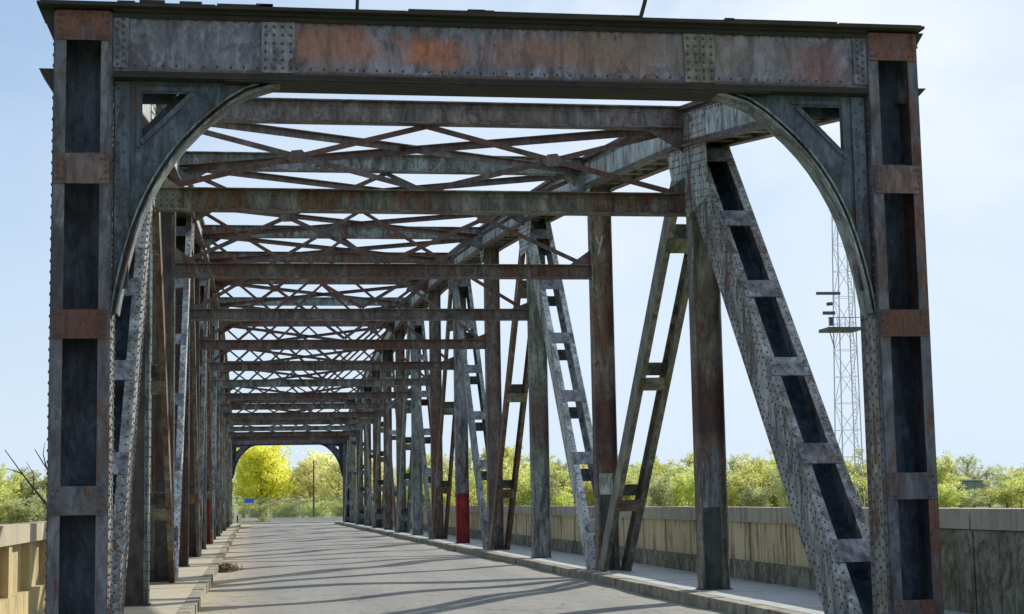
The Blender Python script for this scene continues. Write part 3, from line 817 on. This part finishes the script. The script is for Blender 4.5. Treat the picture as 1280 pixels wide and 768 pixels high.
# lattice tower ----------------------------------------------------------------
tw = empty('lattice_mast', (61.3, 170, 0)); tag(tw, 'tall grey steel lattice mast with antennas and a platform right of the road', 'mast')
def tower():
    H = 38; cx, cy = 61.1, 170.; n = 13
    def hw(z): return 1.18 - .62 * z / H * .75
    zs = [H * k / n for k in range(n + 1)]
    cor = lambda z: [(cx + .012 * z + a * hw(z), cy + b * hw(z), z - .1) for a, b in ((-1, -1), (1, -1), (1, 1), (-1, 1))]
    for k in range(4):
        q = MB(); q.tube([cor(z)[k] for z in zs], .07, 5); q.build('leg', M['tower'], tw)
    q = MB()
    for i in range(n):
        A, B = cor(zs[i]), cor(zs[i + 1])
        for k in range(4):
            j = (k + 1) % 4
            q.bar(*((A[k], B[j]) if (i + k) % 2 else (A[j], B[k])), .05, .05); q.bar(B[k], B[j], .04, .04)
    q.build('lattice_bracing', M['tower'], tw)
    q = MB()      # ladder
    for dx in (-.2, .2): q.tube([(cx + dx + .6, cy - .9, 0), (cx + dx + .9, cy - .5, H - 2)], .03, 4)
    z = .5
    while z < H - 2: q.box(cx + .4 + .3 * z / H, cx + .8 + .3 * z / H, cy - .9 + .4 * z / H, cy - .86 + .4 * z / H, z, z + .05); z += .4
    q.build('ladder', M['tower'], tw)
    q = MB(); q.box(58.9, 62.7, 168.4, 171.6, 19.5, 19.85)
    for x in (58.95, 59.9, 60.8, 61.7, 62.65): q.box(x, x + .05, 168.42, 168.47, 19.85, 20.9)
    q.box(58.95, 62.7, 168.41, 168.46, 20.85, 20.92); q.bar((59.0, 168.5, 19.5), (59.7, 169, 17.6), .08, .08)
    q.build('platform', M['towerd'], tw)
    q = MB(); q.box(57.9, 60.6, 168.9, 169.2, 23.45, 23.75); q.build('antenna_arm', M['towerd'], tw)
    q = MB(); q.box(58.55, 59.9, 168.85, 169.15, 21.25, 21.6); q.build('antenna', M['towerd'], tw)
    q = MB(); q.tube([(59.0, 168.9, 22.4), (59.6, 168.9, 22.45)], .2, 10); q.build('antenna', M['towerd'], tw)
    q = MB(); q.tube([(59.35, 168.7, 20.0), (59.35, 168.7, 20.9)], .22, 10); q.build('antenna', M['towerd'], tw)
tower()

# ------------------------------------------------------------------ vegetation
def crown_mesh(name, seed, h, w, mt, dens=1.0, leafsz=.24, base=.12, tall=False, up=.55):
    """limbs fork from the trunk; leaves hang in loose sprays along every twig"""
    r = random.Random(seed); mb = MB(); tb = MB()
    lean = (r.uniform(-.06, .06) * h, r.uniform(-.06, .06) * h)
    tp = lambda t: Vector((lean[0] * t * t, lean[1] * t, h * t * .93))
    tb.tube([tp(0) - Vector((0, 0, .7)), tp(.3), tp(.65), tp(1)], [.026 * h + .03, .018 * h + .02, .009 * h, .003 * h], 6)
    def leaves(c, n, sp):
        for _ in range(n):
            p = c + Vector((r.gauss(0, sp), r.gauss(0, sp), r.gauss(0, sp * .8)))
            if p.z < .05: p.z = r.uniform(.05, .5)
            sz = leafsz * r.uniform(.35, 1.1)
            a = Vector((r.gauss(0, 1), r.gauss(0, 1), r.gauss(0, 1))).normalized(); b = a.orthogonal().normalized()
            q = r.uniform(0, 6.28); b = (b * math.cos(q) + a.cross(b) * math.sin(q)) * sz * .5; a = a * sz
            k = len(mb.v); mb.v += [tuple(p - a * .5), tuple(p + b * .5), tuple(p + a * .5), tuple(p - b * .5)]
            mb.f.append((k, k + 1, k + 2, k + 3)); mb.m.append(0)
    nl = int(26 * dens)
    for k in range(nl):
        t0 = base * .7 + (.9 - base * .7) * (k + r.random()) / nl
        A = tp(t0); ang = k * 2.4 + r.uniform(-.5, .5)
        prof = math.sin(math.pi * min(1, .16 + .84 * t0)) ** .55
        L = w * prof * r.uniform(.55, 1.15)
        out = Vector((math.cos(ang), math.sin(ang), up * r.uniform(.5, 1.5)))
        B = A + out * L * .55; Cc = A + out * L + Vector((0, 0, up * L * .5 + r.uniform(-.1, .3)))
        tb.tube([A, B, Cc], [.010 * h + .008, .006 * h, .002 * h + .004], 4)
        leaves((A + B) / 2, int(20 * dens), .13 * w); leaves(B, int(50 * dens), .15 * w); leaves(Cc, int(32 * dens), .10 * w)
        for q in range(5):
            S0 = A.lerp(Cc, r.uniform(.3, .95)); d = Vector((r.gauss(0, 1), r.gauss(0, 1), r.uniform(-.1, 1.3))).normalized() * w * r.uniform(.2, .42)
            tb.tube([S0, S0 + d], [.0035 * h + .004, .004], 3); leaves(S0 + d * .6, int(30 * dens), .085 * w); leaves(S0 + d, int(14 * dens), .05 * w)
    for k in range(int(7 * dens)): leaves(tp(r.uniform(.8, 1.04)), 16, .07 * w)
    me = bpy.data.meshes.new(name); me.from_pydata(mb.v, [], mb.f); me.materials.append(mt); me.update()
    tm = bpy.data.meshes.new('trunk'); tm.from_pydata(tb.v, [], tb.f); tm.materials.append(M['bark']); tm.update()
    return me, tm
kinds = {
 'bushG': [crown_mesh('crown', s, 3.1, 2.1, M['leafG'], .9, .24, 0.0, up=.8) for s in (1, 2, 3)],
 'bushO': [crown_mesh('crown', s, 2.9, 2.1, M['leafO'], .8, .24, 0.0, up=.8) for s in (4, 5)],
 'treeG': [crown_mesh('crown', s, 7, 2.3, M['leafG'], 1.0, .26, .06, True) for s in (6, 7, 8, 21)],
 'treeO': [crown_mesh('crown', s, 7, 2.1, M['leafO'], .75, .24, .08, True) for s in (9, 10, 11)],
 'treeP': [crown_mesh('crown', s, 7, 2.3, M['leafP'], 1.0, .25, .03, True) for s in (12, 13)],
}
def plant(name, kind, idx, x, y, sc, scz, label, cat, group):
    cm, tm = kinds[kind][idx % len(kinds[kind])]
    e = empty(name, (x, y, hz(x, y))); e.rotation_euler = (0, 0, random.uniform(0, 6.28)); e.scale = (sc, sc, scz)
    tag(e, label, cat, group)
    for nm, me in (('crown', cm), ('trunk', tm)):
        o = bpy.data.objects.new(nm, me); COL.objects.link(o); o.parent = e
def interp(t, pts):
    if t <= pts[0][0]: return pts[0][1]
    for (a, b), (c, d) in zip(pts, pts[1:]):
        if t <= c: return b + (d - b) * (t - a) / (c - a)
    return pts[-1][1]
# height of the tree line (metres at 220 m) against direction x / y
prof = [(-.25, 5.6), (-.15, 5.6), (-.14, 7.3), (-.12, 6.6), (-.05, 7), (.07, 7), (.1, 8.0), (.19, 8.4), (.23, 7.6), (.25, 6.2), (.275, 7.8), (.30, 7.0), (.318, 8.4), (.34, 7.2), (.40, 7.0), (.437, 7.2), (.45, 6.2), (.463, 4.6), (.48, 5.2), (.50, 6.2), (.6, 6.5)]
LT = {'treeG': 'light green spring tree in the row beyond the bridge parapets', 'treeO': 'greyish olive half bare tree in the row beyond the bridge parapets',
      'bushG': 'yellow green bush at the foot of the trees beyond the parapets', 'bushO': 'dull olive bush at the foot of the trees beyond the parapets'}
rr = random.Random(77)
def clear(x, y):
    t = x / y
    if abs(x - 60.3) < 4 and abs(y - 170) < 5: return False
    if -.055 < t < .062 and y < 205: return False
    if 66 < x < 94 and 196 < y < 214: return False
    return True
# bushes in a front row, trees in two rows behind
t = -.255
while t < .60:
    y = rr.uniform(176, 186); x = t * y
    if clear(x, y) and not (-12 < x < 14) and not (.425 < t < .47):
        k = 'bushG' if rr.random() < .7 else 'bushO'
        plant('bush', k, rr.randrange(9), x, y, rr.uniform(1.0, 1.4), rr.uniform(1.0, 1.45), LT[k], 'bush', 'yellow green bushes beyond the parapets' if k == 'bushG' else 'olive bushes beyond the parapets')
    t += .0125
t = -.26
while t < .62:
    y = rr.uniform(158, 172); x = t * y
    if clear(x, y) and not (-12 < x < 14):
        k = 'bushG' if rr.random() < .65 else 'bushO'
        low = .62 if .41 < t < .465 else (.85 if t > .4 else 1.0)
        plant('bush', k, rr.randrange(9), x, y, rr.uniform(.7, 1.25), rr.uniform(.55, 1.1) * low, LT[k], 'bush', 'yellow green bushes beyond the parapets' if k == 'bushG' else 'olive bushes beyond the parapets')
    t += .0105
for row, (ya, yb, step, f) in enumerate(((176, 190, .0125, .72), (196, 212, .012, .86), (216, 236, .0125, 1.0))):
    t = -.26 + row * .006
    while t < .60:
        y = rr.uniform(ya, yb); x = t * y
        hh = interp(t, prof) * y / 220 * f * rr.choice((.66, .78, .86, .92, 1.0, 1.08)) + 0.15
        if row == 0 and .42 < t < .465: t += step; continue
        if clear(x, y) and not (.02 < abs(t) < .0):
            gcount = 'treeO' if (t > .43 or rr.random() < .3) else 'treeG'
            s = max(.55, min(1.15, hh / 7)) * rr.uniform(.85, 1.1)
            plant('tree', gcount, rr.randrange(9), x, y, s, hh / 7, LT[gcount], 'tree', 'light green trees beyond the parapets' if gcount == 'treeG' else 'olive trees beyond the parapets')
        t += step * rr.uniform(.8, 1.2)
for j in range(9):
    plant('tree', 'treeG' if j % 3 else 'treeO', j, 70 + j * 3.3, 217 + (j % 3) * 2, rr.uniform(.9, 1.15), rr.uniform(.66, .8) if j < 7 else .62, LT['treeG' if j % 3 else 'treeO'], 'tree', 'light green trees beyond the parapets' if j % 3 else 'olive trees beyond the parapets')
# trees seen through the far portal
ym, yt = crown_mesh('crown', 31, 8.3, 4.1, M['leafY'], 1.9, .32, .22, up=.35)
e = empty('yellow_tree', (-1.9, 184, -.06)); tag(e, 'large round bright yellow blossoming tree seen through the far portal', 'tree')
for nm, me in (('crown', ym), ('trunk', yt)):
    o = bpy.data.objects.new(nm, me); COL.objects.link(o); o.parent = e
for j, (x, y, s, sz) in enumerate(((3.4, 186, 1.05, 1.0), (6.3, 182, 1.15, 1.0), (8.6, 188, 1.2, 1.15), (5.0, 194, 1.25, 1.14), (10.8, 183, 1, 1.0), (-7.6, 190, 1.1, .9), (1.8, 192, .9, .8))):
    plant('tree', 'treeP', j, x, y, s, sz, 'pale yellow green spring tree around the yellow tree beyond the far portal', 'tree', 'pale trees beyond the far portal')
for j, (x, y) in enumerate(((-8, 173), (-5.5, 174), (-2.5, 174.5), (.5, 173.5), (3.4, 174), (6.4, 173.5), (9.4, 174), (12, 173))):
    plant('bush', 'bushG', j, x, y, .8, .5, 'green bush behind the mesh fence beyond the far portal', 'bush', 'bushes behind the mesh fence')

# bare tree outside the left parapet
e = empty('bare_tree', (-7.15, 34, hz(-7.15, 34))); tag(e, 'thin bare leafless tree rising behind the left parapet beside the portal post', 'tree')
q = MB(); zb = hz(-7.15, 34) - .1
q.tube([(-7.5, 34, zb), (-7.25, 34, -1), (-7.0, 34, .8), (-6.98, 34, 1.7)], [.11, .09, .06, .045], 7); q.build('trunk', M['barkdark'], e)
tips = [((-6.98, 34, 1.7), (-7.15, 34, 1.88), (-7.4, 34, 2.2), (-7.62, 33.9, 2.5), (-7.95, 33.8, 2.98)), ((-7.62, 33.9, 2.5), (-7.8, 34.1, 2.56), (-8.0, 34.3, 2.62)),
        ((-7.4, 34, 2.2), (-7.44, 34.2, 2.5), (-7.6, 34.3, 2.75)), ((-6.98, 34, 1.7), (-6.95, 34.3, 2.2), (-7.2, 34.4, 2.6), (-7.46, 34.5, 3.0)), ((-7.2, 34.4, 2.6), (-7.28, 34.4, 2.9), (-7.26, 34.5, 3.15)),
        ((-6.98, 34, 1.7), (-6.75, 34.2, 2.3), (-6.7, 34.1, 3.0), (-6.85, 34.1, 3.5))]
q = MB()
for tp in tips:
    n = len(tp); r0 = .032 if tp[0][2] < 2 else .016
    q.tube(list(tp), [r0 * (1 - .75 * k / (n - 1)) for k in range(n)], 5)
q.build('branches', M['barkdark'], e)

# ------------------------------------------------------------------ camera
f, yaw, pit, roll = 2033.2, .1597, .1179, -.0185
Rv = Vector((math.cos(yaw), -math.sin(yaw), 0)); F0 = Vector((math.sin(yaw), math.cos(yaw), 0)); Z = Vector((0, 0, 1))
F = F0 * math.cos(pit) + Z * math.sin(pit); U = -F0 * math.sin(pit) + Z * math.cos(pit)
c, s = math.cos(roll), math.sin(roll)
R2 = Rv * c + U * s; U2 = -Rv * s + U * c
cam = bpy.data.cameras.new('Camera'); co = bpy.data.objects.new('Camera', cam); COL.objects.link(co)
cam.sensor_width = 36; cam.lens = f / 1280 * 36; cam.clip_end = 6000; cam.clip_start = .1
m = Matrix((R2, U2, -F)).transposed().to_4x4(); m.translation = Vector((-3.075, 0, 1.8)); co.matrix_world = m
S.camera = co

# ------------------------------------------------------------------ light and sky
SAZ, SEL = 48, 33            # azimuth from +Y towards +X
sd = Vector((math.sin(R(SAZ)) * math.cos(R(SEL)), math.cos(R(SAZ)) * math.cos(R(SEL)), math.sin(R(SEL))))
sl = bpy.data.lights.new('Sun', 'SUN'); sl.energy = 5.0; sl.angle = R(.5); sl.color = (1, .93, .82)
so = bpy.data.objects.new('Sun', sl); COL.objects.link(so); so.rotation_euler = sd.to_track_quat('Z', 'Y').to_euler(); so.location = (20, 20, 40)
w = bpy.data.worlds.new('World'); S.world = w; w.use_nodes = True; nt = w.node_tree; nt.nodes.clear(); g = G(nt)
sky = g.n('ShaderNodeTexSky', sky_type='NISHITA'); sky.sun_disc = False; sky.sun_elevation = R(SEL); sky.sun_rotation = R(SAZ)
sky.air_density = 1.1; sky.dust_density = .3; sky.ozone_density = 4.0
tc = g.n('ShaderNodeTexCoord'); mp = g.n('ShaderNodeMapping'); mp.inputs['Scale'].default_value = (1, 1, 2.6); g.l(tc.outputs['Generated'], mp.inputs[0])
cl = g.noise(mp.outputs[0], 3.4, 6, .55, .8)
sx_ = g.n('ShaderNodeSeparateXYZ'); g.l(tc.outputs['Generated'], sx_.inputs[0])
cover = g.math('MULTIPLY', g.ramp(cl, .34, .60, .45, 1), g.ramp(sx_.outputs[0], -.13, .22, .25, 1))
col = g.mix(cover, g.mix(.35, sky.outputs[0], (3.4, 5.6, 9.0)), (8.5, 9.2, 10.0))
sp = g.n('ShaderNodeSeparateXYZ'); g.l(tc.outputs['Generated'], sp.inputs[0])
col = g.mix(g.ramp(sp.outputs[2], .02, .30, .9, .0), col, (6.7, 7.95, 9.5))
bg = g.n('ShaderNodeBackground'); bg.inputs[1].default_value = .1; g.l(col, bg.inputs[0])
wo = g.n('ShaderNodeOutputWorld'); g.l(bg.outputs[0], wo.inputs[0])
S.view_settings.view_transform = 'Standard'; S.view_settings.look = 'None'; S.view_settings.exposure = .08; S.view_settings.gamma = 1
S.render.engine = 'CYCLES'
